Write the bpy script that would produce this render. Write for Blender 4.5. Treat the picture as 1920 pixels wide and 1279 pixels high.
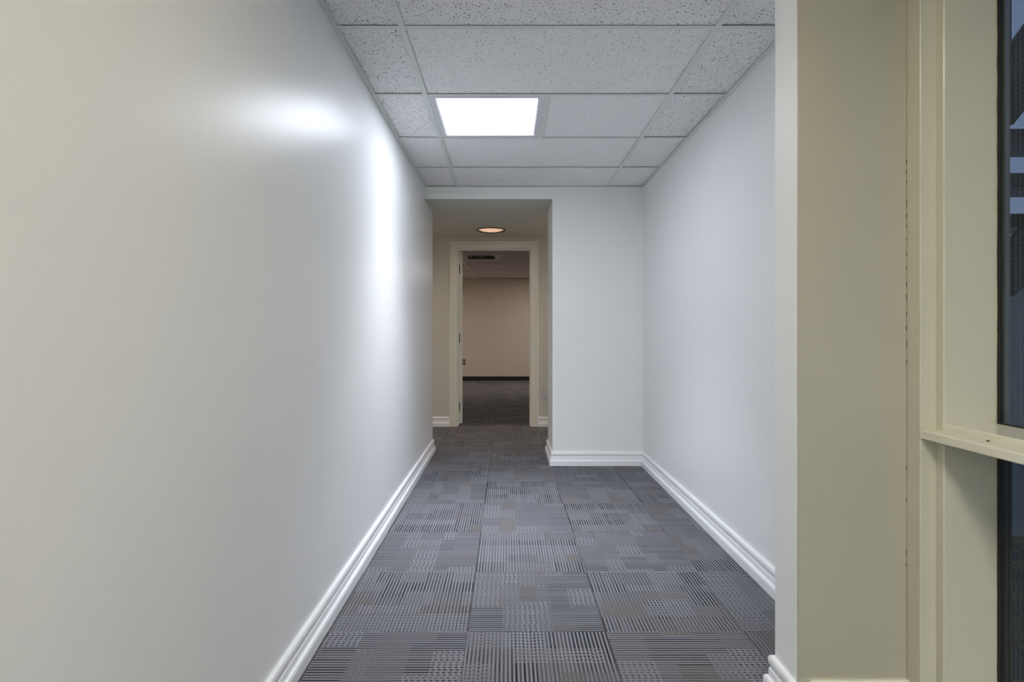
import bpy, bmesh, math, random
from mathutils import Vector, Matrix

# ------------------------------------------------------------------ start
for o in list(bpy.data.objects):
    bpy.data.objects.remove(o, do_unlink=True)
scene = bpy.context.scene
COL = scene.collection
R = random.Random(7)

# ------------------------------------------------------------------ camera
CAM_H = 1.085
cam_data = bpy.data.cameras.new('camera')
cam_data.sensor_fit = 'HORIZONTAL'
cam_data.sensor_width = 36.0
cam_data.lens = 1037.0 / 1920.0 * 36.0
cam_data.shift_x = 9.0 / 1920.0
cam_data.shift_y = -17.5 / 1920.0
cam_data.clip_start = 0.02
cam = bpy.data.objects.new('camera', cam_data)
cam.location = (0, 0, CAM_H)
cam.rotation_euler = (math.radians(90), 0, 0)
COL.objects.link(cam)
scene.camera = cam

# ------------------------------------------------------------------ exposure
vs = scene.view_settings
vs.view_transform = 'Standard'
vs.look = 'None'
vs.gamma = 1.0
vs.use_curve_mapping = False
vs.exposure = 0.22

# ------------------------------------------------------------------ light levels
TROFFER_COLOR, TROFFER_STRENGTH = (0.84, 0.90, 1.0), 14.5
ENTRY_COLOR, ENTRY_STRENGTH = (1.0, 0.86, 0.60), 62.0
DOWN_COLOR, DOWN_STRENGTH = (1.0, 0.82, 0.66), 11.0
HALL_FILL_STRENGTH = 120.0  # unseen extra downlights that lift the hall
FAR_COLOR, FAR_STRENGTH = (1.0, 0.86, 0.74), 11.0
BEAM_STRENGTH = 10.0
FILL_COLOR, FILL_STRENGTH = (0.96, 0.97, 0.97), 41.0  # unseen extra panel behind the camera, soft fill
SKY_COLOR, SKY_STRENGTH = (0.20, 0.28, 0.50), 0.55

# dusk sky outside the window
world = bpy.data.worlds.new('dusk_sky')
scene.world = world
world.use_nodes = True
wn, wl = world.node_tree.nodes, world.node_tree.links
wn.clear()
w_out = wn.new('ShaderNodeOutputWorld')
w_bg = wn.new('ShaderNodeBackground')
w_tc = wn.new('ShaderNodeTexCoord')
w_sep = wn.new('ShaderNodeSeparateXYZ')
w_ramp = wn.new('ShaderNodeValToRGB')
w_ramp.color_ramp.elements[0].color = (0.24, 0.32, 0.50, 1)
w_ramp.color_ramp.elements[1].color = (0.16, 0.24, 0.46, 1)
wl.new(w_tc.outputs['Generated'], w_sep.inputs[0])
wl.new(w_sep.outputs['Z'], w_ramp.inputs[0])
wl.new(w_ramp.outputs[0], w_bg.inputs['Color'])
w_bg.inputs['Strength'].default_value = SKY_STRENGTH
wl.new(w_bg.outputs[0], w_out.inputs['Surface'])

# ------------------------------------------------------------------ dimensions (metres, camera at x=0 y=0, looking along +y)
CEIL = 2.260          # suspended ceiling
HALL = 2.163          # plaster ceiling of the cross hall
XL, XR = -0.674, 1.105
Y_STUB0, Y_STUB1 = 1.53, 1.66
X_STUB = 0.804
Y_END, Y_HALL, Y_DOOR, Y_ROOM, Y_FAR = 4.49, 5.00, 6.33, 6.46, 12.20
X_NICHE = 0.368
DX0, DX1, DZ = -0.568, 0.269, 2.031     # clear door opening
TOP = 2.42


# ------------------------------------------------------------------ material helpers
def new_mat(name):
    m = bpy.data.materials.new(name)
    m.use_nodes = True
    nt = m.node_tree
    return m, nt, nt.nodes, nt.links, nt.nodes['Principled BSDF']


def math_node(nt, op, a, b=None, c=None, clamp=False):
    n = nt.nodes.new('ShaderNodeMath')
    n.operation = op
    n.use_clamp = clamp
    for i, v in enumerate((a, b, c)):
        if v is None:
            continue
        if isinstance(v, (int, float)):
            n.inputs[i].default_value = v
        else:
            nt.links.new(v, n.inputs[i])
    return n.outputs[0]


def mix_col(nt, f, a, b):
    n = nt.nodes.new('ShaderNodeMix')
    n.data_type = 'RGBA'
    for s, v in ((n.inputs[0], f), (n.inputs[6], a), (n.inputs[7], b)):
        if isinstance(v, (int, float)):
            s.default_value = v
        elif isinstance(v, tuple):
            s.default_value = (*v, 1.0)
        else:
            nt.links.new(v, s)
    return n.outputs[2]


def plain(name, color, rough=0.5, metal=0.0, spec=0.5, grain=0.0, grain_scale=180.0, vary=0.03):
    """paint, plastic or metal with a slight procedural unevenness"""
    m, nt, N, L, p = new_mat(name)
    p.inputs['Roughness'].default_value = rough
    p.inputs['Metallic'].default_value = metal
    p.inputs['Specular IOR Level'].default_value = spec
    tc = N.new('ShaderNodeTexCoord')
    nz = N.new('ShaderNodeTexNoise')
    nz.inputs['Scale'].default_value = 2.3
    nz.inputs['Detail'].default_value = 3.0
    L.new(tc.outputs['Object'], nz.inputs['Vector'])
    a = tuple(max(0.0, c * (1 - vary)) for c in color)
    b = tuple(min(1.0, c * (1 + vary)) for c in color)
    L.new(mix_col(nt, nz.outputs['Fac'], a, b), p.inputs['Base Color'])
    if grain > 0:
        g = N.new('ShaderNodeTexNoise')
        g.inputs['Scale'].default_value = grain_scale
        g.inputs['Detail'].default_value = 2.0
        L.new(tc.outputs['Object'], g.inputs['Vector'])
        bp = N.new('ShaderNodeBump')
        bp.inputs['Strength'].default_value = grain
        bp.inputs['Distance'].default_value = 0.0006
        L.new(g.outputs['Fac'], bp.inputs['Height'])
        L.new(bp.outputs[0], p.inputs['Normal'])
    return m


def emitter(name, color, strength):
    m = bpy.data.materials.new(name)
    m.use_nodes = True
    nt = m.node_tree
    nt.nodes.clear()
    o = nt.nodes.new('ShaderNodeOutputMaterial')
    e = nt.nodes.new('ShaderNodeEmission')
    e.inputs['Color'].default_value = (*color, 1)
    e.inputs['Strength'].default_value = strength
    nt.links.new(e.outputs[0], o.inputs['Surface'])
    return m


def carpet_material():
    """square carpet tile: corded ribs along local y, broken into blocks with more or less dark yarn"""
    m, nt, N, L, p = new_mat('carpet_tile_yarn')
    p.inputs['Roughness'].default_value = 0.95
    p.inputs['Specular IOR Level'].default_value = 0.15
    tc = N.new('ShaderNodeTexCoord')
    oi = N.new('ShaderNodeObjectInfo')
    sep = N.new('ShaderNodeSeparateXYZ')
    L.new(tc.outputs['Object'], sep.inputs[0])
    u = math_node(nt, 'MULTIPLY_ADD', sep.outputs['X'], 2.0, 0.5)     # 0..1 across the ribs
    v = math_node(nt, 'MULTIPLY_ADD', sep.outputs['Y'], 2.0, 0.5)     # 0..1 along the ribs
    rnd = math_node(nt, 'MULTIPLY', oi.outputs['Random'], 731.0)
    RIBS = 37.0

    def white(a, b, c):
        cx = N.new('ShaderNodeCombineXYZ')
        for i, s in enumerate((a, b, c)):
            if isinstance(s, (int, float)):
                cx.inputs[i].default_value = s
            else:
                L.new(s, cx.inputs[i])
        w = N.new('ShaderNodeTexWhiteNoise')
        w.noise_dimensions = '3D'
        L.new(cx.outputs[0], w.inputs['Vector'])
        s3 = N.new('ShaderNodeSeparateColor')
        L.new(w.outputs['Color'], s3.inputs[0])
        return s3.outputs
    # blocks: bands along v of uneven height, each cut in u at its own offset
    vw = math_node(nt, 'ADD', math_node(nt, 'MULTIPLY', v, 5.3), math_node(nt, 'MULTIPLY', math_node(nt, 'SINE', math_node(nt, 'MULTIPLY', v, 17.0)), 0.28))
    row = math_node(nt, 'FLOOR', vw)
    wr = white(row, 3.1, rnd)
    uw = math_node(nt, 'ADD', math_node(nt, 'MULTIPLY', u, math_node(nt, 'MULTIPLY_ADD', wr[1], 2.6, 2.0)), math_node(nt, 'MULTIPLY', wr[0], 5.0))
    # snap block edges to whole ribs
    cell = math_node(nt, 'FLOOR', uw)
    wc = white(cell, row, rnd)
    # second, coarser block layer
    wc2 = white(math_node(nt, 'FLOOR', math_node(nt, 'MULTIPLY', u, 2.7)), math_node(nt, 'FLOOR', math_node(nt, 'MULTIPLY_ADD', v, 3.4, 0.37)), math_node(nt, 'ADD', rnd, 19.0))
    contrast = math_node(nt, 'ADD', math_node(nt, 'MULTIPLY', wc[0], 0.65), math_node(nt, 'MULTIPLY', wc2[0], 0.45), clamp=True)
    contrast = math_node(nt, 'MULTIPLY_ADD', contrast, 1.2, 0.16, clamp=True)
    # ribs
    rib = math_node(nt, 'SINE', math_node(nt, 'MULTIPLY', u, 2 * math.pi * RIBS))
    groove = math_node(nt, 'MULTIPLY_ADD', rib, 1.2, 0.45, clamp=True)
    # dashes along the rib in some blocks
    ribid = math_node(nt, 'FLOOR', math_node(nt, 'MULTIPLY_ADD', u, RIBS, 0.25))
    wrib = white(ribid, 9.0, rnd)
    dash = math_node(nt, 'SINE', math_node(nt, 'ADD', math_node(nt, 'MULTIPLY', v, 2 * math.pi * 26.0), math_node(nt, 'MULTIPLY', wrib[0], 2.4)))
    dash = math_node(nt, 'MULTIPLY_ADD', dash, 1.2, 0.4, clamp=True)
    use_dash = math_node(nt, 'MULTIPLY', math_node(nt, 'GREATER_THAN', wc[1], 0.58), 0.72)
    dashed = math_node(nt, 'SUBTRACT', 1.0, math_node(nt, 'MULTIPLY', use_dash, math_node(nt, 'SUBTRACT', 1.0, dash)))
    ribvar = math_node(nt, 'MULTIPLY_ADD', wrib[1], 0.45, 0.72, clamp=True)
    dark = math_node(nt, 'MULTIPLY', math_node(nt, 'MULTIPLY', groove, dashed), math_node(nt, 'MULTIPLY', contrast, ribvar), clamp=True)
    # yarn noise
    nz = N.new('ShaderNodeTexNoise')
    nz.inputs['Scale'].default_value = 330.0
    nz.inputs['Detail'].default_value = 2.0
    L.new(tc.outputs['Object'], nz.inputs['Vector'])
    nv = math_node(nt, 'MULTIPLY_ADD', nz.outputs['Fac'], 2.2, -0.05)
    taupe = math_node(nt, 'GREATER_THAN', math_node(nt, 'ADD', wc[2], math_node(nt, 'MULTIPLY', contrast, -0.8)), 0.36)
    base = mix_col(nt, taupe, CARPET_BLUE, CARPET_TAUPE)
    lift = math_node(nt, 'MULTIPLY_ADD', contrast, 0.62, 0.86)
    hv = N.new('ShaderNodeHueSaturation')
    L.new(base, hv.inputs['Color'])
    L.new(math_node(nt, 'MULTIPLY', nv, lift), hv.inputs['Value'])
    colr = mix_col(nt, dark, hv.outputs[0], CARPET_DARK)
    L.new(colr, p.inputs['Base Color'])
    bp = N.new('ShaderNodeBump')
    bp.inputs['Strength'].default_value = 0.55
    bp.inputs['Distance'].default_value = 0.003
    hgt = math_node(nt, 'ADD', math_node(nt, 'MULTIPLY', groove, -0.8), math_node(nt, 'MULTIPLY', nz.outputs['Fac'], 0.5))
    L.new(hgt, bp.inputs['Height'])
    L.new(bp.outputs[0], p.inputs['Normal'])
    return m


CARPET_BLUE = (0.150, 0.150, 0.163)
CARPET_TAUPE = (0.146, 0.137, 0.138)
CARPET_DARK = (0.020, 0.021, 0.028)


def ceiling_tile_material(name, amount, size, face=(0.90, 0.90, 0.905)):
    """mineral fibre tile: white with fissures and pinholes"""
    m, nt, N, L, p = new_mat(name)
    p.inputs['Roughness'].default_value = 0.9
    p.inputs['Specular IOR Level'].default_value = 0.2
    tc = N.new('ShaderNodeTexCoord')
    oi = N.new('ShaderNodeObjectInfo')
    add = N.new('ShaderNodeVectorMath')
    add.operation = 'ADD'
    sc = N.new('ShaderNodeCombineXYZ')
    L.new(math_node(nt, 'MULTIPLY', oi.outputs['Random'], 37.0), sc.inputs[0])
    L.new(tc.outputs['Object'], add.inputs[0])
    L.new(sc.outputs[0], add.inputs[1])
    nz = N.new('ShaderNodeTexNoise')
    nz.inputs['Scale'].default_value = 75.0
    nz.inputs['Detail'].default_value = 1.0
    L.new(add.outputs[0], nz.inputs['Vector'])
    off = N.new('ShaderNodeVectorMath')
    off.operation = 'MULTIPLY_ADD'
    L.new(nz.outputs['Color'], off.inputs[0])
    off.inputs[1].default_value = (0.016, 0.016, 0.0)
    L.new(add.outputs[0], off.inputs[2])
    spots = None
    for scale, share, rad in ((88.0 / size, 0.62 * amount, 0.27), (190.0 / size, 0.34 * amount, 0.26)):
        vo = N.new('ShaderNodeTexVoronoi')
        vo.voronoi_dimensions = '2D'
        vo.inputs['Scale'].default_value = scale
        L.new(off.outputs[0], vo.inputs['Vector'])
        s3 = N.new('ShaderNodeSeparateColor')
        L.new(vo.outputs['Color'], s3.inputs[0])
        on = math_node(nt, 'LESS_THAN', s3.outputs[0], share)
        r = math_node(nt, 'MULTIPLY_ADD', s3.outputs[1], rad, 0.06)
        hit = math_node(nt, 'MULTIPLY', on, math_node(nt, 'MULTIPLY', math_node(nt, 'SUBTRACT', r, vo.outputs['Distance']), 14.0, clamp=True))
        hit = math_node(nt, 'MULTIPLY', hit, math_node(nt, 'MULTIPLY_ADD', s3.outputs[2], 0.65, 0.35))
        spots = hit if spots is None else math_node(nt, 'MAXIMUM', spots, hit)
    L.new(mix_col(nt, spots, face, (0.09, 0.09, 0.095)), p.inputs['Base Color'])
    bp = N.new('ShaderNodeBump')
    bp.inputs['Strength'].default_value = 0.5
    bp.inputs['Distance'].default_value = 0.002
    L.new(math_node(nt, 'MULTIPLY_ADD', nz.outputs['Fac'], 0.25, math_node(nt, 'MULTIPLY', spots, -1.0)), bp.inputs['Height'])
    L.new(bp.outputs[0], p.inputs['Normal'])
    return m


def glass_material(name):
    m = bpy.data.materials.new(name)
    m.use_nodes = True
    nt = m.node_tree
    nt.nodes.clear()
    o = nt.nodes.new('ShaderNodeOutputMaterial')
    mx = nt.nodes.new('ShaderNodeMixShader')
    t = nt.nodes.new('ShaderNodeBsdfTransparent')
    t.inputs['Color'].default_value = (0.90, 0.93, 0.93, 1)
    g = nt.nodes.new('ShaderNodeBsdfGlossy')
    g.inputs['Roughness'].default_value = 0.02
    f = nt.nodes.new('ShaderNodeFresnel')
    f.inputs['IOR'].default_value = 1.45
    geo = nt.nodes.new('ShaderNodeNewGeometry')      # reflect on the outer faces only
    k = math_node(nt, 'MULTIPLY', f.outputs[0], math_node(nt, 'SUBTRACT', 1.0, geo.outputs['Backfacing']))
    nt.links.new(k, mx.inputs[0])
    nt.links.new(t.outputs[0], mx.inputs[1])
    nt.links.new(g.outputs[0], mx.inputs[2])
    nt.links.new(mx.outputs[0], o.inputs['Surface'])
    return m


def paver_material():
    m, nt, N, L, p = new_mat('concrete_paver')
    p.inputs['Roughness'].default_value = 0.85
    oi = N.new('ShaderNodeObjectInfo')
    tc = N.new('ShaderNodeTexCoord')
    nz = N.new('ShaderNodeTexNoise')
    nz.inputs['Scale'].default_value = 90.0
    L.new(tc.outputs['Object'], nz.inputs['Vector'])
    ramp = N.new('ShaderNodeValToRGB')
    ramp.color_ramp.elements[0].color = (0.085, 0.085, 0.09, 1)
    ramp.color_ramp.elements[1].color = (0.17, 0.14, 0.085, 1)
    L.new(oi.outputs['Random'], ramp.inputs[0])
    hv = N.new('ShaderNodeHueSaturation')
    L.new(ramp.outputs[0], hv.inputs['Color'])
    L.new(math_node(nt, 'MULTIPLY_ADD', nz.outputs['Fac'], 0.9, 0.55), hv.inputs['Value'])
    L.new(hv.outputs[0], p.inputs['Base Color'])
    return m


M = {
    'wall': plain('white_wall_paint', (0.86, 0.865, 0.87), 0.33, spec=0.18, grain=0.25, vary=0.01),
    'wall_end': plain('off_white_wall_paint', (0.89, 0.90, 0.88), 0.5, spec=0.3, grain=0.25, vary=0.01),
    'cream': plain('cream_wall_paint', (0.46, 0.445, 0.36), 0.45, grain=0.25, vary=0.015),
    'cream_gloss': plain('cream_gloss_paint', (0.60, 0.585, 0.47), 0.30, grain=0.12, grain_scale=60, vary=0.02),
    'sill': plain('cream_sill_paint', (0.78, 0.76, 0.64), 0.28, grain=0.1, grain_scale=60, vary=0.02),
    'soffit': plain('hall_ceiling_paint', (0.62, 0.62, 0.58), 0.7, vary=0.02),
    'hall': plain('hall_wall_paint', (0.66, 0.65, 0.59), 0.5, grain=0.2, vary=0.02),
    'casing': plain('door_casing_paint', (0.82, 0.81, 0.74), 0.35, vary=0.02),
    'far': plain('room_wall_paint', (0.74, 0.66, 0.58), 0.6, grain=0.2, vary=0.02),
    'base': plain('baseboard_paint', (0.90, 0.91, 0.93), 0.32, vary=0.01),
    'cove': plain('black_vinyl_base', (0.012, 0.012, 0.012), 0.5),
    'tee': plain('painted_tee_steel', (0.74, 0.79, 0.76), 0.4, vary=0.01),
    'frame': plain('white_enamel', (0.72, 0.73, 0.77), 0.35, vary=0.01),
    'plenum': plain('plenum_grey', (0.10, 0.10, 0.10), 0.9),
    'slab': plain('floor_slab', (0.05, 0.05, 0.055), 0.9),
    'bronze': plain('dark_bronze_trim', (0.16, 0.13, 0.11), 0.22, metal=0.9),
    'reflector': plain('pale_reflector', (0.36, 0.27, 0.22), 0.4),
    'plate': plain('grey_white_plastic', (0.60, 0.60, 0.66), 0.35),
    'plate_dark': plain('dark_plate_plastic', (0.025, 0.022, 0.02), 0.3),
    'slot': plain('dark_slot', (0.03, 0.03, 0.035), 0.6),
    'steel': plain('brushed_screw_steel', (0.55, 0.55, 0.55), 0.35, metal=1.0),
    'hinge': plain('black_hinge_steel', (0.012, 0.011, 0.010), 0.4, metal=0.3),
    'duct': plain('dark_duct_steel', (0.03, 0.03, 0.032), 0.5, metal=0.4),
    'vane': plain('grey_vane_steel', (0.07, 0.068, 0.068), 0.35, metal=0.3),
    'black_frame': plain('black_window_seal', (0.010, 0.010, 0.009), 0.5),
    'metal_frame': plain('weathered_frame_steel', (0.20, 0.21, 0.22), 0.45, metal=0.5, grain=0.5, grain_scale=90, vary=0.25),
    'wire': plain('glass_mesh_wire', (0.35, 0.38, 0.42), 0.35, metal=0.6),
    'stair': plain('dark_stair_steel', (0.035, 0.038, 0.05), 0.5, vary=0.1),
    'concrete': plain('weathered_concrete', (0.30, 0.34, 0.36), 0.85, grain=0.6, grain_scale=40, vary=0.12),
    'joint': plain('pale_joint_sand', (0.42, 0.42, 0.40), 0.95),
    'debris': plain('brown_debris', (0.05, 0.035, 0.02), 0.8),
    'glass': glass_material('wired_glass'),
    'paver': paver_material(),
    'carpet': carpet_material(),
    'tile_coarse': ceiling_tile_material('fissured_ceiling_tile', 1.0, 1.0),
    'tile_fine': ceiling_tile_material('pinhole_ceiling_tile', 0.55, 0.75),
    'tile_plain': ceiling_tile_material('fine_ceiling_tile', 0.30, 0.6),
    'tile_room': ceiling_tile_material('old_grey_ceiling_tile', 0.30, 0.6, (0.72, 0.68, 0.67)),
    'tee_room': plain('bright_tee_steel', (0.92, 0.88, 0.86), 0.4, vary=0.01),
    'troffer': emitter('lit_troffer_lens', TROFFER_COLOR, TROFFER_STRENGTH),
    'entry': emitter('lit_entry_lens', ENTRY_COLOR, ENTRY_STRENGTH),
    'hall_fill': emitter('added_hall_fill_lens', DOWN_COLOR, HALL_FILL_STRENGTH),
    'down': emitter('lit_downlight_lens', DOWN_COLOR, DOWN_STRENGTH),
    'fill_lens': emitter('added_fill_lens', FILL_COLOR, FILL_STRENGTH),
    'far_lens': emitter('lit_room_lens', FAR_COLOR, FAR_STRENGTH),
}


# ------------------------------------------------------------------ object helpers
def link(name, me, mat, parent=None, loc=None, rot=None):
    if mat is not None and not me.materials:
        me.materials.append(mat)
    o = bpy.data.objects.new(name, me)
    COL.objects.link(o)
    if parent is not None:
        o.parent = parent
    if loc is not None:
        o.location = loc
    if rot is not None:
        o.rotation_euler = rot
    return o


def tag(o, label, cat, kind=None, group=None):
    o['label'] = label
    o['category'] = cat
    if kind:
        o['kind'] = kind
    if group:
        o['group'] = group
    return o


def empty(name, loc=(0, 0, 0), rot=(0, 0, 0)):
    o = bpy.data.objects.new(name, None)
    o.empty_display_size = 0.1
    o.location = loc
    o.rotation_euler = rot
    COL.objects.link(o)
    return o


def bm_box(bm, x0, x1, y0, y1, z0, z1, bevel=0.0):
    vs_ = [bm.verts.new((x, y, z)) for z in (z0, z1) for y in (y0, y1) for x in (x0, x1)]
    fs = [bm.faces.new([vs_[i] for i in f]) for f in ((0, 2, 3, 1), (4, 5, 7, 6), (0, 1, 5, 4), (2, 6, 7, 3), (0, 4, 6, 2), (1, 3, 7, 5))]
    if bevel > 0:
        es = {e for f in fs for e in f.edges}
        bmesh.ops.bevel(bm, geom=list(es), offset=bevel, segments=1, affect='EDGES')


def finish(bm, name, smooth=False):
    bmesh.ops.recalc_face_normals(bm, faces=bm.faces[:])
    me = bpy.data.meshes.new(name)
    bm.to_mesh(me)
    bm.free()
    if smooth:
        for p in me.polygons:
            p.use_smooth = True
    return me


def boxes(name, lst, mat, parent=None, bevel=0.0, loc=None, rot=None):
    bm = bmesh.new()
    for b in lst:
        bm_box(bm, *b, bevel=bevel)
    return link(name, finish(bm, name), mat, parent, loc, rot)


def box(name, b, mat, parent=None, bevel=0.0, loc=None, rot=None):
    return boxes(name, [b], mat, parent, bevel, loc, rot)


def bm_prism(bm, pts, z0, z1, axis='Z'):
    def P(a, b, c):
        return {'Z': (a, b, c), 'Y': (a, c, b), 'X': (c, a, b)}[axis]
    lo = [bm.verts.new(P(a, b, z0)) for a, b in pts]
    hi = [bm.verts.new(P(a, b, z1)) for a, b in pts]
    n = len(pts)
    bm.faces.new(lo[::-1])
    bm.faces.new(hi)
    for i in range(n):
        bm.faces.new((lo[i], lo[(i + 1) % n], hi[(i + 1) % n], hi[i]))


def prism(name, pts, z0, z1, mat, parent=None, axis='Z', loc=None, rot=None):
    bm = bmesh.new()
    bm_prism(bm, pts, z0, z1, axis)
    return link(name, finish(bm, name), mat, parent, loc, rot)


def sweep(name, path, profile, to3d, mat, parent=None, side=1.0, ends=None):
    """run a profile (a = away from the path on one side, b = third direction) along a 2-D path with mitred corners.
    ends: unit 2-D normals used at the two ends for the cut"""
    n = len(path)
    P = [Vector(p) for p in path]
    dirs = [(P[i + 1] - P[i]).normalized() for i in range(n - 1)]
    nor = [Vector((-d.y, d.x)) * side for d in dirs]
    bm = bmesh.new()
    rings = []
    for i in range(n):
        if i == 0:
            mit = nor[0]
        elif i == n - 1:
            mit = nor[-1]
        else:
            s = nor[i - 1] + nor[i]
            mit = s / max(1e-6, s.dot(nor[i]))
        rings.append([bm.verts.new(to3d(P[i].x + mit.x * a, P[i].y + mit.y * a, b)) for a, b in profile])
    k = len(profile)
    for i in range(n - 1):
        for j in range(k):
            bm.faces.new((rings[i][j], rings[i][(j + 1) % k], rings[i + 1][(j + 1) % k], rings[i + 1][j]))
    bm.faces.new(rings[0])
    bm.faces.new(rings[-1][::-1])
    return link(name, finish(bm, name), mat, parent)


def lathe(name, prof, mat, parent=None, loc=None, rot=None, seg=48, smooth=True):
    bm = bmesh.new()
    rings = []
    for r, z in prof:
        if r < 1e-6:
            rings.append([bm.verts.new((0, 0, z))])
        else:
            rings.append([bm.verts.new((r * math.cos(2 * math.pi * i / seg), r * math.sin(2 * math.pi * i / seg), z)) for i in range(seg)])
    for a, b in zip(rings, rings[1:]):
        for i in range(seg):
            j = (i + 1) % seg
            if len(a) == 1 and len(b) == 1:
                continue
            if len(a) == 1:
                bm.faces.new((a[0], b[j], b[i]))
            elif len(b) == 1:
                bm.faces.new((a[i], a[j], b[0]))
            else:
                bm.faces.new((a[i], a[j], b[j], b[i]))
    return link(name, finish(bm, name, smooth), mat, parent, loc, rot)


# ================================================================== SETTING: walls
def S(o, label, cat):
    return tag(o, label, cat, 'structure')


S(box('wall_left', (XL - 0.13, XL, -3.2, Y_HALL, 0, TOP), M['wall']),
  'long glossy white wall running from the entry down the left of the corridor', 'wall')
S(box('wall_right', (XR, XR + 0.13, Y_STUB1, Y_END, 0, TOP), M['wall']),
  'white side wall of the corridor behind the short partition', 'wall')
S(boxes('wall_end', [(X_NICHE, XR + 0.13, Y_END, Y_HALL, 0, TOP), (XR + 0.13, 3.0, Y_HALL - 0.13, Y_HALL, 0, TOP)], M['wall_end']),
  'off-white end wall of the corridor beside the narrow passage', 'wall')
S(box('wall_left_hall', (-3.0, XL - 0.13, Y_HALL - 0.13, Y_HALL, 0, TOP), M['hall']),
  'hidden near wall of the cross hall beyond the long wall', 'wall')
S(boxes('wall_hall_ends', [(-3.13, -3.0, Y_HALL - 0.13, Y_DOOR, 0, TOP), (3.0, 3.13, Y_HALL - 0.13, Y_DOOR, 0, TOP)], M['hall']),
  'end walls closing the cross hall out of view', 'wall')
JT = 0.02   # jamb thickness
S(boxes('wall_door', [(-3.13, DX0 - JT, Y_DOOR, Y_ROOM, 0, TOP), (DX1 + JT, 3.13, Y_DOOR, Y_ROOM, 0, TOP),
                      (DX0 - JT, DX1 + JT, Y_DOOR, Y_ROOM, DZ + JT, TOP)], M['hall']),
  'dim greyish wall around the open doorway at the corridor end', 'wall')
S(box('wall_far', (-3.13, 3.13, Y_FAR, Y_FAR + 0.13, 0, TOP), M['far']),
  'beige back wall of the dim room seen through the doorway', 'wall')
S(boxes('wall_far_sides', [(-3.13, -3.0, Y_ROOM, Y_FAR, 0, TOP), (3.0, 3.13, Y_ROOM, Y_FAR, 0, TOP)], M['far']),
  'side walls of the far room out of view', 'wall')

# short partition with its white end and its cream near face
stub = S(box('wall_partition', (X_STUB, XR, Y_STUB0 + 0.006, Y_STUB1, 0, TOP), M['wall_end']),
         'short partition with a white end and cream near face beside the window', 'wall')
box('near_face', (X_STUB + 0.001, XR - 0.001, Y_STUB0, Y_STUB0 + 0.006, 0, TOP), M['cream'], stub)['label'] = 'cream painted near face'

S(boxes('wall_back', [(XL - 0.13, 1.36, -3.2, -3.07, 0, TOP)], M['cream']),
  'wall closing the entry behind the camera', 'wall')
S(boxes('wall_entry_side', [(XR, 1.36, -3.07, 0.10, 0, TOP)], M['cream']),
  'cream side wall of the entry before the window', 'wall')
S(box('beam', (XL, X_STUB, Y_STUB0, Y_STUB1, 2.135, TOP), M['wall_end']),
  'white header across the opening between entry and corridor', 'beam')
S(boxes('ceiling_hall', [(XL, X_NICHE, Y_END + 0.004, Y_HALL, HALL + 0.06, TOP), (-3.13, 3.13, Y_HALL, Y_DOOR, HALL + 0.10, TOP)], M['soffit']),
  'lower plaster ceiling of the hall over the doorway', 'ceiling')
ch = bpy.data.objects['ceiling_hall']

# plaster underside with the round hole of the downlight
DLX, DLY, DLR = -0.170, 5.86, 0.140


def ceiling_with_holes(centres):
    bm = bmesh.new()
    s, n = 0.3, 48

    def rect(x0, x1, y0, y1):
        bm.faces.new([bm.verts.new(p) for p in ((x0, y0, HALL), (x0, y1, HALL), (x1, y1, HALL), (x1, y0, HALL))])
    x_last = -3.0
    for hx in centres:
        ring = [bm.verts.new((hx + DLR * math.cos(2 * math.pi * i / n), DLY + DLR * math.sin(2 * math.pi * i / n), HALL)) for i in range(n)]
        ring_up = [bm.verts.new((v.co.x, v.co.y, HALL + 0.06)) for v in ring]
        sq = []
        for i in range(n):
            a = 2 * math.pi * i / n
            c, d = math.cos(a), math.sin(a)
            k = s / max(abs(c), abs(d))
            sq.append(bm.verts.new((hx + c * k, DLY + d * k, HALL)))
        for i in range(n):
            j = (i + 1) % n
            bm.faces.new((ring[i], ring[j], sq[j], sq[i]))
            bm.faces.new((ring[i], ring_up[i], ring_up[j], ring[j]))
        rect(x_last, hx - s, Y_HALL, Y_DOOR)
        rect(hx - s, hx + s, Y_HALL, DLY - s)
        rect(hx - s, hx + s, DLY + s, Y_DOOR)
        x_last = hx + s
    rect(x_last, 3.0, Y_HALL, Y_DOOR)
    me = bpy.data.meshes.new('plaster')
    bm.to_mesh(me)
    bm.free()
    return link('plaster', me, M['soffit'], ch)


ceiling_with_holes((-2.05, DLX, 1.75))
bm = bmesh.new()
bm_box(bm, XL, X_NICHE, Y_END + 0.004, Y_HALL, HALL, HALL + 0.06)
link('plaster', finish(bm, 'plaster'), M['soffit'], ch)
box('header_face', (XL, X_NICHE, Y_END, Y_END + 0.004, HALL, TOP), M['wall_end'], ch)['label'] = 'off-white header face over the passage'

# ================================================================== SETTING: floor and carpet tiles
floor = S(boxes('floor', [(-3.2, 3.2, Y_HALL - 0.13, Y_FAR + 0.13, -0.12, -0.006), (XL - 0.13, 1.36, -3.2, Y_HALL - 0.13, -0.12, -0.006)], M['slab']),
          'floor of grey blue carpet tiles laid quarter turn throughout', 'floor')
REG = [(XL, XR, -0.5, Y_STUB0), (XL, X_STUB, Y_STUB0, Y_STUB1), (XL, XR, Y_STUB1, Y_END), (XL, X_NICHE, Y_END, Y_HALL),
       (-1.7, 1.5, Y_HALL, Y_DOOR), (DX0, DX1, Y_DOOR, Y_ROOM), (-1.7, 1.2, Y_ROOM, Y_FAR)]
TX, TY, TS, GAP = -0.143, 2.0, 0.5, 0.0008


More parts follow.
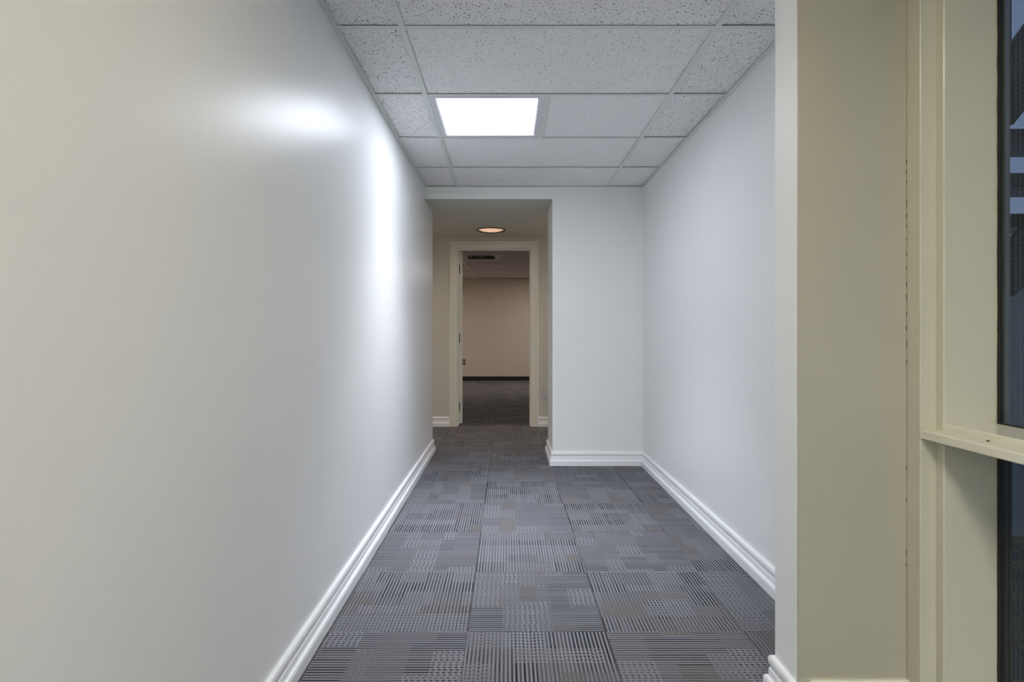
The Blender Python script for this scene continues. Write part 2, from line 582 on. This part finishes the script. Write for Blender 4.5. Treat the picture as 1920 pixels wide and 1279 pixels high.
def full_tile_mesh():
    bm = bmesh.new()
    h = TS / 2 - GAP
    c = 0.0022
    lo = [bm.verts.new((sx * h, sy * h, -0.006)) for sx, sy in ((-1, -1), (1, -1), (1, 1), (-1, 1))]
    mid = [bm.verts.new((sx * h, sy * h, -c)) for sx, sy in ((-1, -1), (1, -1), (1, 1), (-1, 1))]
    up = [bm.verts.new((sx * (h - c), sy * (h - c), 0)) for sx, sy in ((-1, -1), (1, -1), (1, 1), (-1, 1))]
    bm.faces.new(lo[::-1])
    bm.faces.new(up)
    for a, b in ((lo, mid), (mid, up)):
        for i in range(4):
            bm.faces.new((a[i], a[(i + 1) % 4], b[(i + 1) % 4], b[i]))
    return finish(bm, 'carpet_tile')


FULL_TILE = full_tile_mesh()
for i in range(-4, 4):
    for j in range(-5, 22):
        cx, cy = TX + TS * (i + 0.5), TY + TS * (j + 0.5)
        turn = (i + j) % 2 == 0          # ribs across instead of along
        rects = []
        for x0, x1, y0, y1 in REG:
            a0, a1 = max(x0, cx - TS / 2 + GAP), min(x1, cx + TS / 2 - GAP)
            b0, b1 = max(y0, cy - TS / 2 + GAP), min(y1, cy + TS / 2 - GAP)
            if a1 - a0 > 0.004 and b1 - b0 > 0.004:
                rects.append((a0 - cx, a1 - cx, b0 - cy, b1 - cy))
        if not rects:
            continue
        q = R.choice((0, 2)) + (1 if turn else 0)
        if len(rects) == 1 and all(abs(abs(v) - (TS / 2 - GAP)) < 1e-6 for v in rects[0]):
            me = FULL_TILE
        else:
            bm = bmesh.new()
            ca, sa = round(math.cos(-q * math.pi / 2)), round(math.sin(-q * math.pi / 2))
            for x0, x1, y0, y1 in rects:
                p = [(ca * x - sa * y, sa * x + ca * y) for x, y in ((x0, y0), (x1, y1))]
                bm_box(bm, min(p[0][0], p[1][0]), max(p[0][0], p[1][0]), min(p[0][1], p[1][1]), max(p[0][1], p[1][1]), -0.006, 0)
            me = finish(bm, 'carpet_tile')
        link('carpet_tile', me, M['carpet'], floor, (cx, cy, 0), (0, 0, q * math.pi / 2))

# ================================================================== SETTING: suspended ceiling
ceil = S(boxes('ceiling', [(-3.2, 3.2, Y_HALL - 0.13, Y_FAR + 0.13, TOP, TOP + 0.08), (XL - 0.13, 1.36, -3.2, Y_HALL - 0.13, TOP, TOP + 0.08)], M['plenum']),
         'suspended ceiling of white fissured tiles in a pale metal grid', 'ceiling')
box('entry_plaster', (XL, XR, -3.07, Y_STUB0, CEIL, CEIL + 0.02), M['wall_end'], ceil)
TEE = 0.024
RX0, RX1 = -0.407, 0.811
CY = [1.66, 2.135, 2.745, 3.355, 3.965, Y_END]


def ceiling_tile(x0, x1, y0, y1, mat, z=None):
    """a lay-in tile with its face a few millimetres above the grid"""
    e = 0.006
    w, d = (x1 - x0) / 2 - e, (y1 - y0) / 2 - e
    bm = bmesh.new()
    bm_box(bm, -w, w, -d, d, 0, 0.015)
    lift = R.uniform(0.002, 0.007) if z is None else z
    link('ceiling_tile', finish(bm, 'ceiling_tile'), mat, ceil, ((x0 + x1) / 2, (y0 + y1) / 2, CEIL + lift))


def tee(name, x0, x1, y0, y1, mat='tee'):
    """an inverted T of the grid, its flange flush with the ceiling line"""
    along_y = (y1 - y0) > (x1 - x0)
    lst = [(x0, x1, y0, y1, CEIL - 0.0012, CEIL)]
    if along_y:
        m = (x0 + x1) / 2
        lst.append((m - 0.002, m + 0.002, y0, y1, CEIL, CEIL + 0.03))
    else:
        m = (y0 + y1) / 2
        lst.append((x0, x1, m - 0.002, m + 0.002, CEIL, CEIL + 0.03))
    boxes(name, lst, M[mat], ceil)


for k in range(5):
    y0, y1 = CY[k], CY[k + 1]
    ceiling_tile(XL, RX0, y0, y1, M['tile_coarse'] if k < 3 else M['tile_plain'])
    if k == 2:
        ceiling_tile(RX0 + 0.61, RX1, y0, y1, M['tile_plain'])
    else:
        ceiling_tile(RX0, RX1, y0, y1, M['tile_coarse'] if k == 0 else M['tile_fine'] if k == 1 else M['tile_plain'])
    ceiling_tile(RX1, XR, y0, y1, M['tile_coarse'] if k < 3 else M['tile_plain'])
for x in (RX0, RX1):
    tee('main_runner', x - TEE / 2, x + TEE / 2, CY[0], CY[-1])
for y in CY[1:-1]:
    for a, b in ((XL, RX0), (RX0, RX1), (RX1, XR)):
        tee('cross_tee', a + (0.02 if a == XL else TEE / 2), b - (0.02 if b == XR else TEE / 2), y - TEE / 2, y + TEE / 2)
tee('cross_tee', RX0 + 0.61 - TEE / 2, RX0 + 0.61 + TEE / 2, CY[2] + TEE / 2, CY[3] - TEE / 2)
for b in ((XL, XL + 0.022, CY[0], CY[-1]), (XR - 0.022, XR, CY[0], CY[-1]), (XL + 0.022, XR - 0.022, CY[-1] - 0.022, CY[-1])):
    boxes('wall_angle', [(*b, CEIL - 0.0016, CEIL - 0.0002)], M['tee'], ceil)

# far room ceiling
FY = [7.23 + 0.61 * k for k in range(9)] + [Y_FAR]
FXS = [-1.94, -0.72, 0.50, 1.72]
box('ceiling_panel', (-3.0, 3.0, Y_ROOM, FY[0], CEIL, CEIL + 0.02), M['tile_room'], ceil)
for a, b in ((-3.0, FXS[0]), (FXS[-1], 3.0)):
    box('ceiling_panel', (a, b, FY[0], Y_FAR, CEIL, CEIL + 0.02), M['tile_room'], ceil)
for k in range(len(FY) - 1):
    for c in range(3):
        if k == 2 and c == 1:
            ceiling_tile(FXS[1] + 0.61, FXS[2], FY[k], FY[k + 1], M['tile_room'])
        elif k == 5 and c == 2:
            continue
        else:
            ceiling_tile(FXS[c], FXS[c + 1], FY[k], FY[k + 1], M['tile_room'])
for x in FXS:
    tee('main_runner', x - TEE / 2, x + TEE / 2, FY[0], Y_FAR, 'tee_room')
for y in FY[:-1]:
    for a, b in zip(FXS, FXS[1:]):
        tee('cross_tee', a + TEE / 2, b - TEE / 2, y - TEE / 2, y + TEE / 2, 'tee_room')
tee('cross_tee', FXS[1] + 0.61 - TEE / 2, FXS[1] + 0.61 + TEE / 2, FY[2] + TEE / 2, FY[3] - TEE / 2, 'tee_room')
boxes('wall_angle', [(-3.0, 3.0, Y_FAR - 0.022, Y_FAR, CEIL - 0.0016, CEIL - 0.0002)], M['tee'], ceil)

# ================================================================== baseboards
BASE_PROF = [(0, 0), (0.025, 0), (0.025, 0.036), (0.022, 0.044), (0.0145, 0.047), (0.0135, 0.052), (0.0135, 0.066), (0.0125, 0.070), (0.0105, 0.073),
             (0.0105, 0.0765), (0.0115, 0.080), (0.0135, 0.084), (0.0150, 0.091), (0.0150, 0.098), (0.0125, 0.106), (0.0080, 0.110), (0, 0.110)]


def P_FLOOR(x, y, b):
    return (x, y, b)


def baseboard(name, path, side, label, scale=1.0, mat='base'):
    o = sweep(name, path, [(a, b * scale) for a, b in BASE_PROF], P_FLOOR, M[mat], None, side)
    return S(o, label, 'baseboard')


baseboard('baseboard_left', [(XL, -3.07), (XL, Y_HALL), (-3.0, Y_HALL)], -1,
          'white stepped baseboard along the foot of the long wall')
baseboard('baseboard_right', [(3.0, Y_HALL), (X_NICHE, Y_HALL), (X_NICHE, Y_END), (XR, Y_END), (XR, Y_STUB1), (X_STUB, Y_STUB1), (X_STUB, Y_STUB0), (X_STUB + 0.03, Y_STUB0)], -1,
          'white stepped baseboard around the end wall, side wall and partition')
baseboard('baseboard_front', [(X_STUB + 0.03, Y_STUB0), (XR, Y_STUB0)], -1,
          'cream baseboard under the near face of the partition', 1.14, 'sill')
baseboard('baseboard_hall_left', [(-3.0, Y_DOOR), (-0.658, Y_DOOR)], -1,
          'white baseboard between the long wall corner and the door casing')
baseboard('baseboard_hall_right', [(0.347, Y_DOOR), (3.0, Y_DOOR)], -1,
          'short white baseboard under the outlet by the door casing')
COVE = [(0, 0), (0.012, 0), (0.006, 0.012), (0.004, 0.03), (0.004, 0.092), (0.002, 0.098), (0, 0.098)]
S(sweep('baseboard_far', [(-3.0, Y_ROOM), (-3.0, Y_FAR), (3.0, Y_FAR), (3.0, Y_ROOM)], COVE, P_FLOOR, M['cove'], None, -1),
  'black vinyl baseboard along the beige wall of the far room', 'baseboard')

# ================================================================== door_1
door = S(empty('door_1', (DX0, Y_DOOR, 0)), 'open doorway with cream casing and a door swung into the far room', 'door')


def at_door(o):
    o.matrix_parent_inverse = Matrix.Translation((-DX0, -Y_DOOR, 0))
    return o


CAS = [(0.0, 0.0), (0.0, 0.011), (0.006, 0.014), (0.060, 0.016), (0.066, 0.021), (0.086, 0.021), (0.089, 0.018), (0.089, 0.0)]
# mitred casing: two legs and a head, each its own piece
RV = 0.003


def casing_piece(kind):
    x0, x1, z1 = DX0 + RV * 0 - 0.001, DX1 + 0.001, DZ + 0.001
    bm = bmesh.new()
    if kind == 'head':
        ends = [lambda a: (x0 - a, z1 + a), lambda a: (x1 + a, z1 + a)]
    elif kind == 'left':
        ends = [lambda a: (x0 - a, 0.0), lambda a: (x0 - a, z1 + a)]
    else:
        ends = [lambda a: (x1 + a, 0.0), lambda a: (x1 + a, z1 + a)]
    rings = [[bm.verts.new((e(a)[0], Y_DOOR - b, e(a)[1])) for a, b in CAS] for e in ends]
    k = len(CAS)
    for j in range(k):
        bm.faces.new((rings[0][j], rings[0][(j + 1) % k], rings[1][(j + 1) % k], rings[1][j]))
    bm.faces.new(rings[0])
    bm.faces.new(rings[1][::-1])
    return at_door(link('casing', finish(bm, 'casing'), M['casing'], door))


for kd in ('left', 'right', 'head'):
    casing_piece(kd)
# jamb lining with stop
at_door(boxes('jamb', [(DX0 - JT, DX0, Y_DOOR, Y_ROOM, 0, DZ), (DX0, DX0 + 0.012, Y_DOOR + 0.03, Y_DOOR + 0.075, 0, DZ - 0.012)], M['casing'], door))
at_door(boxes('jamb', [(DX1, DX1 + JT, Y_DOOR, Y_ROOM, 0, DZ), (DX1 - 0.012, DX1, Y_DOOR + 0.03, Y_DOOR + 0.075, 0, DZ - 0.012)], M['casing'], door))
at_door(boxes('head_jamb', [(DX0 - JT, DX1 + JT, Y_DOOR, Y_ROOM, DZ, DZ + JT), (DX0, DX1, Y_DOOR + 0.03, Y_DOOR + 0.075, DZ - 0.012, DZ)], M['casing'], door))
# the leaf, swung into the room past a right angle
leaf = box('door_leaf', (0.004, 0.828, -0.042, 0.0, 0.012, DZ - 0.006), M['casing'], door, 0.0015)
leaf.location = (0.004, Y_ROOM - Y_DOOR + 0.006, 0)
leaf.rotation_euler = (0, 0, math.radians(100))
for sgn in (-1, 1):
    kn = lathe('door_knob', [(0.0, 0.065), (0.018, 0.064), (0.027, 0.055), (0.027, 0.044), (0.014, 0.034), (0.011, 0.010), (0.030, 0.008), (0.032, 0.0), (0, 0)],
               M['steel'], leaf, (0.765, -0.042 if sgn < 0 else 0.0, 0.96), (math.radians(90 if sgn < 0 else -90), 0, 0), seg=20)
for z in (0.21, 1.01, 1.81):
    bm = bmesh.new()
    bm_box(bm, 0.0, 0.010, Y_ROOM - 0.034 - Y_DOOR, Y_ROOM - 0.002 - Y_DOOR, z - 0.05, z + 0.05)
    n = 10
    ring = []
    for zz in (z - 0.052, z + 0.052):
        ring.append([bm.verts.new((0.012 + 0.0065 * math.cos(2 * math.pi * i / n), Y_ROOM - Y_DOOR - 0.018 + 0.0065 * math.sin(2 * math.pi * i / n), zz)) for i in range(n)])
    bm.faces.new(ring[0][::-1])
    bm.faces.new(ring[1])
    for i in range(n):
        bm.faces.new((ring[0][i], ring[0][(i + 1) % n], ring[1][(i + 1) % n], ring[1][i]))
    link('hinge', finish(bm, 'hinge'), M['hinge'], door)

# ================================================================== window_1 (sidelight with wired glass)
win = S(empty('window_1', (XR, 1.48, 0)), 'tall cream framed window with wired glass and a mid-height sill', 'window')


def at_win(o):
    o.matrix_parent_inverse = Matrix.Translation((-XR, -1.48, 0))
    return o


GX = 1.290                      # inside face of the glass
YJ, YS = 1.480, 1.453           # jamb face and glazing-stop face of the far post
POST = [(1.1055, 1.659), (1.1055, YJ + 0.002), (1.1075, YJ), (1.147, YJ), (1.147, YS + 0.003), (1.150, YS), (GX - 0.002, YS), (GX - 0.001, YS + 0.002), (1.315, YS + 0.002), (1.340, 1.512), (1.340, 1.659)]
at_win(prism('frame_post', POST, 0, TOP, M['cream_gloss'], win))
at_win(prism('frame_post', [(1.105, 0.10), (1.34, 0.10), (1.34, 0.18), (GX, 0.18), (1.147, 0.18), (1.147, 0.153), (1.105, 0.153)], 0, TOP, M['cream_gloss'], win))
at_win(box('frame_head', (1.106, 1.34, 0.153, YS, 2.16, TOP), M['cream_gloss'], win))
at_win(box('frame_foot', (1.106, 1.34, 0.153, YS, 0.0, 0.045), M['cream_gloss'], win))
# the sill with a rounded nosing; section in x-z run along y
SZ = 0.824
SILL = [(1.112, SZ - 0.0265), (1.105, SZ - 0.023), (1.105, SZ - 0.005), (1.1065, SZ - 0.002), (1.111, SZ), (1.147, SZ), (1.1475, SZ + 0.016), (1.150, SZ + 0.019),
        (GX, SZ + 0.019), (GX, SZ - 0.0265)]
bm = bmesh.new()
bm_prism(bm, SILL, 0.155, YJ - 0.0005, 'Y')
for v in bm.verts:                       # behind the step the sill ends on the glazing stop
    if v.co.y > 1.4 and v.co.x > 1.1471:
        v.co.y = YS - 0.0005
at_win(link('window_sill', finish(bm, 'window_sill'), M['sill'], win))
# glass, upper and lower
for z0, z1 in ((SZ + 0.022, 2.16), (0.045, SZ - 0.027)):
    g = at_win(box('glass_pane', (GX, GX + 0.006, 0.18, YS - 0.003, z0, z1), M['glass'], win))
    bm = bmesh.new()
    t, th = 0.00011, 0.00006      # upright and cross wires
    y = YS - 0.009
    while y > 0.6:
        bm_box(bm, GX + 0.003 - t, GX + 0.003 + t, y - t, y + t, z0, z1)
        y -= 0.0127
    z = z0 + 0.006
    while z < z1:
        bm_box(bm, GX + 0.003 - th, GX + 0.003 + th, 0.6, YS - 0.004, z - th, z + th)
        z += 0.0127
    w = at_win(link('glass_wire', finish(bm, 'glass_wire'), M['wire'], win))
    w['kind'] = 'stuff'
# black seal with an uneven paint edge on the post, and the outer steel frame behind the glass
bm = bmesh.new()
rr = random.Random(3)
edge = []
z = 0.045
while z < 2.16:
    edge.append((GX - 0.0025 - rr.uniform(0.0, 0.0018), z))
    z += rr.uniform(0.012, 0.05)
edge.append((GX - 0.003, 2.16))
pts = edge + [(GX + 0.004, 2.16), (GX + 0.004, 0.045)]
bm_prism(bm, pts, YS - 0.009, YS - 0.001, 'Y')
at_win(link('seal', finish(bm, 'seal'), M['black_frame'], win))
at_win(boxes('seal', [(GX - 0.004, GX, 0.18, YS - 0.009, SZ + 0.0185, SZ + 0.023)], M['black_frame'], win))
at_win(boxes('outer_frame', [(GX + 0.0065, GX + 0.018, YS - 0.014, YS, SZ, 2.16), (GX + 0.018, GX + 0.0255, YS - 0.006, YS, SZ, 2.16)], M['metal_frame'], win))
at_win(boxes('outer_frame', [(GX - 0.003, GX + 0.0255, YS - 0.012, YS, 0.045, SZ - 0.027), (GX + 0.0065, GX + 0.028, 0.18, YS - 0.012, SZ - 0.06, SZ + 0.017)], M['black_frame'], win))
# cracks in the paint along the joint between post and partition
bm = bmesh.new()
for zc, ln in [(1.44, .018), (1.405, .012), (1.377, .008), (1.34, .006), (1.30, .010), (1.262, .005), (1.215, .013), (1.18, .016), (1.135, .008), (1.095, .012), (1.05, .02), (1.0, .012), (0.71, .01), (0.62, .006), (0.475, .012), (0.44, .005)] + \
        [(1.50 + 0.028 * k, 0.006 + 0.008 * rr.random()) for k in range(3)]:
    w = rr.uniform(0.0006, 0.0014)
    bm_box(bm, 1.1048 - w, 1.1048, Y_STUB0 - 0.0012, Y_STUB0 + 0.001, zc - ln / 2, zc + ln / 2)
c = at_win(link('paint_crack', finish(bm, 'paint_crack'), M['slot'], win))
c['kind'] = 'stuff'

# ================================================================== fixtures
def box_frame(name, x0, x1, y0, y1, w, z0, z1, mat, parent, bevel=0.0):
    return boxes(name, [(x0, x1, y0, y0 + w, z0, z1), (x0, x1, y1 - w, y1, z0, z1), (x0, x0 + w, y0 + w, y1 - w, z0, z1), (x1 - w, x1, y0 + w, y1 - w, z0, z1)], mat, parent, bevel)


def troffer(loc, w, d, label, lens_mat, cat='ceiling light'):
    t = tag(empty('ceiling_light', loc), label, cat)
    box('housing', (-w / 2, w / 2, -d / 2, d / 2, 0.05, 0.09), M['frame'], t)
    box_frame('door_frame', -w / 2, w / 2, -d / 2, d / 2, 0.030, 0.0005, 0.05, M['frame'], t)
    box_frame('inner_lip', -w / 2 + 0.030, w / 2 - 0.030, -d / 2 + 0.030, d / 2 - 0.030, 0.006, 0.004, 0.05, M['frame'], t)
    box('lens', (-w / 2 + 0.036, w / 2 - 0.036, -d / 2 + 0.036, d / 2 - 0.036, 0.008, 0.011), lens_mat, t)
    return t


corridor_light = troffer((RX0 + 0.305, (CY[2] + CY[3]) / 2, CEIL), 0.586, 0.586, 'square bright white panel light set in the corridor tile ceiling', M['troffer'])
# the prismatic lens throws most of its light downwards
ld = bpy.data.lights.new('prismatic_beam', 'AREA')
ld.shape = 'SQUARE'
ld.size = 0.51
ld.spread = math.radians(85)
ld.energy = BEAM_STRENGTH
ld.color = (0.86, 0.91, 1.0)
lo = bpy.data.objects.new('prismatic_beam', ld)
COL.objects.link(lo)
lo.parent = corridor_light
lo.location = (0, 0, 0.006)
troffer((1.11, (FY[5] + FY[6]) / 2, CEIL), 1.19, 0.586, 'dim panel light of the far room, hidden above the doorway', M['far_lens'])

troffer((-2.45, (FY[5] + FY[6]) / 2, CEIL - 0.095), 0.586, 1.19, 'dim panel light of the far room by its side wall, hidden behind the door casing', M['far_lens'])
troffer((0.25, -2.1, CEIL - 0.095), 0.586, 1.19, 'added unseen white fill panel brightening the corridor from behind the camera', M['fill_lens'])  # added fill, evens out the light down the corridor

# round surface lights of the entry, behind the camera
for k, (x, y) in enumerate(((0.30, 0.72), (0.20, -0.75))):
    t = tag(empty('entry_light', (x, y, CEIL)), ('round warm ceiling light of the entry above the window' if k == 0 else 'round warm ceiling light by the entry back wall'), 'ceiling light', None, 'entry ceiling lights')
    lathe('rim', [(0.118, 0.0), (0.118, -0.026), (0.110, -0.032), (0.100, -0.032), (0.098, -0.022), (0.098, 0.0)], M['frame'], t)
    lathe('lens', [(0.097, -0.024), (0.06, -0.028), (0.0, -0.030)], M['entry'], t)

# recessed downlights over the cross hall: one in view, two unseen added to brighten it
for k, (x, y, lab) in enumerate(((DLX, DLY, 'round recessed downlight glowing warm with dark metal rim before the doorway'),
                                 (-2.05, DLY, 'added unseen downlight brightening the cross hall from behind the long wall'),
                                 (1.75, DLY, 'added unseen downlight brightening the cross hall from behind the end wall'))):
    d = tag(empty('downlight', (x, y, HALL)), lab, 'ceiling light')
    lathe('trim_ring', [(0.158, 0.0), (0.158, -0.004), (0.152, -0.009), (0.142, -0.009), (0.136, -0.002), (0.136, 0.010), (0.139, 0.010), (0.139, 0.0)], M['bronze'], d)
    lathe('reflector', [(0.1385, 0.0), (0.130, 0.035), (0.105, 0.058)], M['reflector'], d)
    lathe('lens', [(0.106, 0.056), (0.06, 0.052), (0.0, 0.050)], M['down'] if k == 0 else M['hall_fill'], d)

# square air diffuser in the far ceiling
cx, cy = FXS[1] + 0.305, (FY[2] + FY[3]) / 2
v = tag(empty('air_diffuser', (cx, cy, CEIL)), 'square dark air diffuser with grey vanes in the far room ceiling', 'vent')
box_frame('frame', -0.29, 0.29, -0.29, 0.29, 0.07, 0.0, 0.012, M['tee'], v)
box('duct', (-0.24, 0.24, -0.24, 0.24, 0.10, 0.11), M['duct'], v)
boxes('collar', [(-0.24, -0.236, -0.24, 0.24, 0.0, 0.10), (0.236, 0.24, -0.24, 0.24, 0.0, 0.10), (-0.236, 0.236, -0.24, -0.236, 0, 0.10), (-0.236, 0.236, 0.236, 0.24, 0, 0.10)], M['duct'], v)
for r0, r1, z0, z1 in ((0.215, 0.180, 0.002, 0.06), (0.165, 0.125, 0.002, 0.06), (0.105, 0.065, 0.002, 0.06)):
    bm = bmesh.new()
    a = [bm.verts.new((sx * r0, sy * r0, z0)) for sx, sy in ((-1, -1), (1, -1), (1, 1), (-1, 1))]
    b = [bm.verts.new((sx * r1, sy * r1, z1)) for sx, sy in ((-1, -1), (1, -1), (1, 1), (-1, 1))]
    a2 = [bm.verts.new((sx * (r0 - 0.004), sy * (r0 - 0.004), z0)) for sx, sy in ((-1, -1), (1, -1), (1, 1), (-1, 1))]
    b2 = [bm.verts.new((sx * (r1 - 0.004), sy * (r1 - 0.004), z1)) for sx, sy in ((-1, -1), (1, -1), (1, 1), (-1, 1))]
    for i in range(4):
        j = (i + 1) % 4
        bm.faces.new((a[i], a[j], b[j], b[i]))
        bm.faces.new((a2[j], a2[i], b2[i], b2[j]))
        bm.faces.new((a[j], a[i], a2[i], a2[j]))
        bm.faces.new((b[i], b[j], b2[j], b2[i]))
    link('vane', finish(bm, 'vane'), M['vane'], v)
box('centre_plate', (-0.05, 0.05, -0.05, 0.05, 0.004, 0.008), M['vane'], v)


# wall outlets
def outlet(loc, plate_mat, face_mat, label):
    """faces -y"""
    o = tag(empty('wall_outlet', loc), label, 'outlet')
    box('cover_plate', (-0.035, 0.035, -0.006, -0.0005, -0.0575, 0.0575), plate_mat, o, 0.0015)
    for z in (-0.0195, 0.0195):
        pts = [(0.017 * math.cos(a), z + max(-0.0135, min(0.0135, 0.017 * math.sin(a)))) for a in [2 * math.pi * i / 20 for i in range(20)]]
        s = prism('socket', pts, -0.0085, -0.006, face_mat, o, 'Y')
        boxes('slot', [(-0.0075, -0.0050, -0.0090, -0.0084, z - 0.003, z + 0.006), (0.0050, 0.0075, -0.0090, -0.0084, z - 0.003, z + 0.005), (-0.0022, 0.0022, -0.0090, -0.0084, z - 0.0105, z - 0.0065)], M['slot'], s)
    lathe('screw', [(0.0, 0.0022), (0.003, 0.0016), (0.0034, 0.0)], M['steel'], o, (0, -0.006, 0), (math.radians(90), 0, 0), seg=12)
    return o


outlet((0.430, Y_DOOR, 0.365), M['plate'], M['frame'], 'pale grey duplex outlet low on the wall beside the door casing')
outlet((-0.958, Y_FAR, 0.415), M['plate_dark'], M['frame'], 'small black plate outlet on the beige wall of the far room')

# speck on the sill
rr = random.Random(11)
bm = bmesh.new()
bmesh.ops.create_icosphere(bm, subdivisions=2, radius=0.0028)
for vtx in bm.verts:
    vtx.co *= rr.uniform(0.7, 1.2)
    vtx.co.z *= 0.6
    vtx.co.x *= 1.4
sp = link('debris_speck', finish(bm, 'debris_speck'), M['debris'], None, (1.1425, 1.314, SZ + 0.0016))
tag(sp, 'tiny brown speck of debris lying on the cream window sill', 'debris')

# ================================================================== OUTSIDE
S(boxes('wall_exterior', [(1.34, 1.36, 0.10, 0.12, 0, TOP), (1.34, 1.36, 1.54, 4.87, 0, TOP)], M['concrete']),
  'outer wall face of the building beyond the window post', 'wall')
ground = S(box('ground', (1.37, 9.0, -3.0, 4.8, -0.10, -0.008), M['joint']),
           'paved ground of dark and brown pavers outside the lower window pane', 'ground')
bm = bmesh.new()
bm_box(bm, -0.0970, 0.0970, -0.0475, 0.0475, -0.03, 0.0, 0.002)
PAV = finish(bm, 'paver')
for i in range(9):
    for j in range(17):
        x, y = 1.648 + 0.2 * i, 1.28 + 0.1 * j
        link('paver', PAV, M['paver'], ground, (x, y, R.uniform(-0.0015, 0.0015)))
par = prism('concrete_parapet', [(2.0, -0.008), (5.5, -0.008), (5.5, 3.3), (2.757, 1.361), (2.46, 1.115), (2.0, 1.115)], 2.95, 3.12, M['concrete'], None, 'Y')
tag(par, 'grey concrete stair wall with a sloping top outside the window', 'wall')
# steel stair with open risers
st = tag(empty('outdoor_stair', (2.3, 2.6, 0)), 'dark steel outdoor stair with open risers seen through the wired glass', 'stair')


def at_st(o):
    o.matrix_parent_inverse = Matrix.Translation((-2.3, -2.6, 0))
    return o


for k, z in enumerate((2.043, 1.837, 1.647)):
    at_st(box('tread', (2.345, 2.90, 2.606 + 0.01 * k, 2.84, z - 0.063, z), M['stair'], st, 0.004))
at_st(box('stair_post', (2.270, 2.318, 2.56, 2.605, -0.008, 2.80), M['stair'], st))
at_st(box('stair_post', (2.385, 2.408, 2.64, 2.665, 2.30, 3.2), M['stair'], st))
for za, zb, zc, zd in ((2.431, 2.05, 1.40, 1.25), (1.521, 1.25, 1.10, 0.83)):
    at_st(prism('stringer', [(2.357, zb), (2.90, zb + zd * 0.543), (2.90, za + zc * 0.543), (2.357, za)], 2.575, 2.605, M['stair'], st, 'Y'))
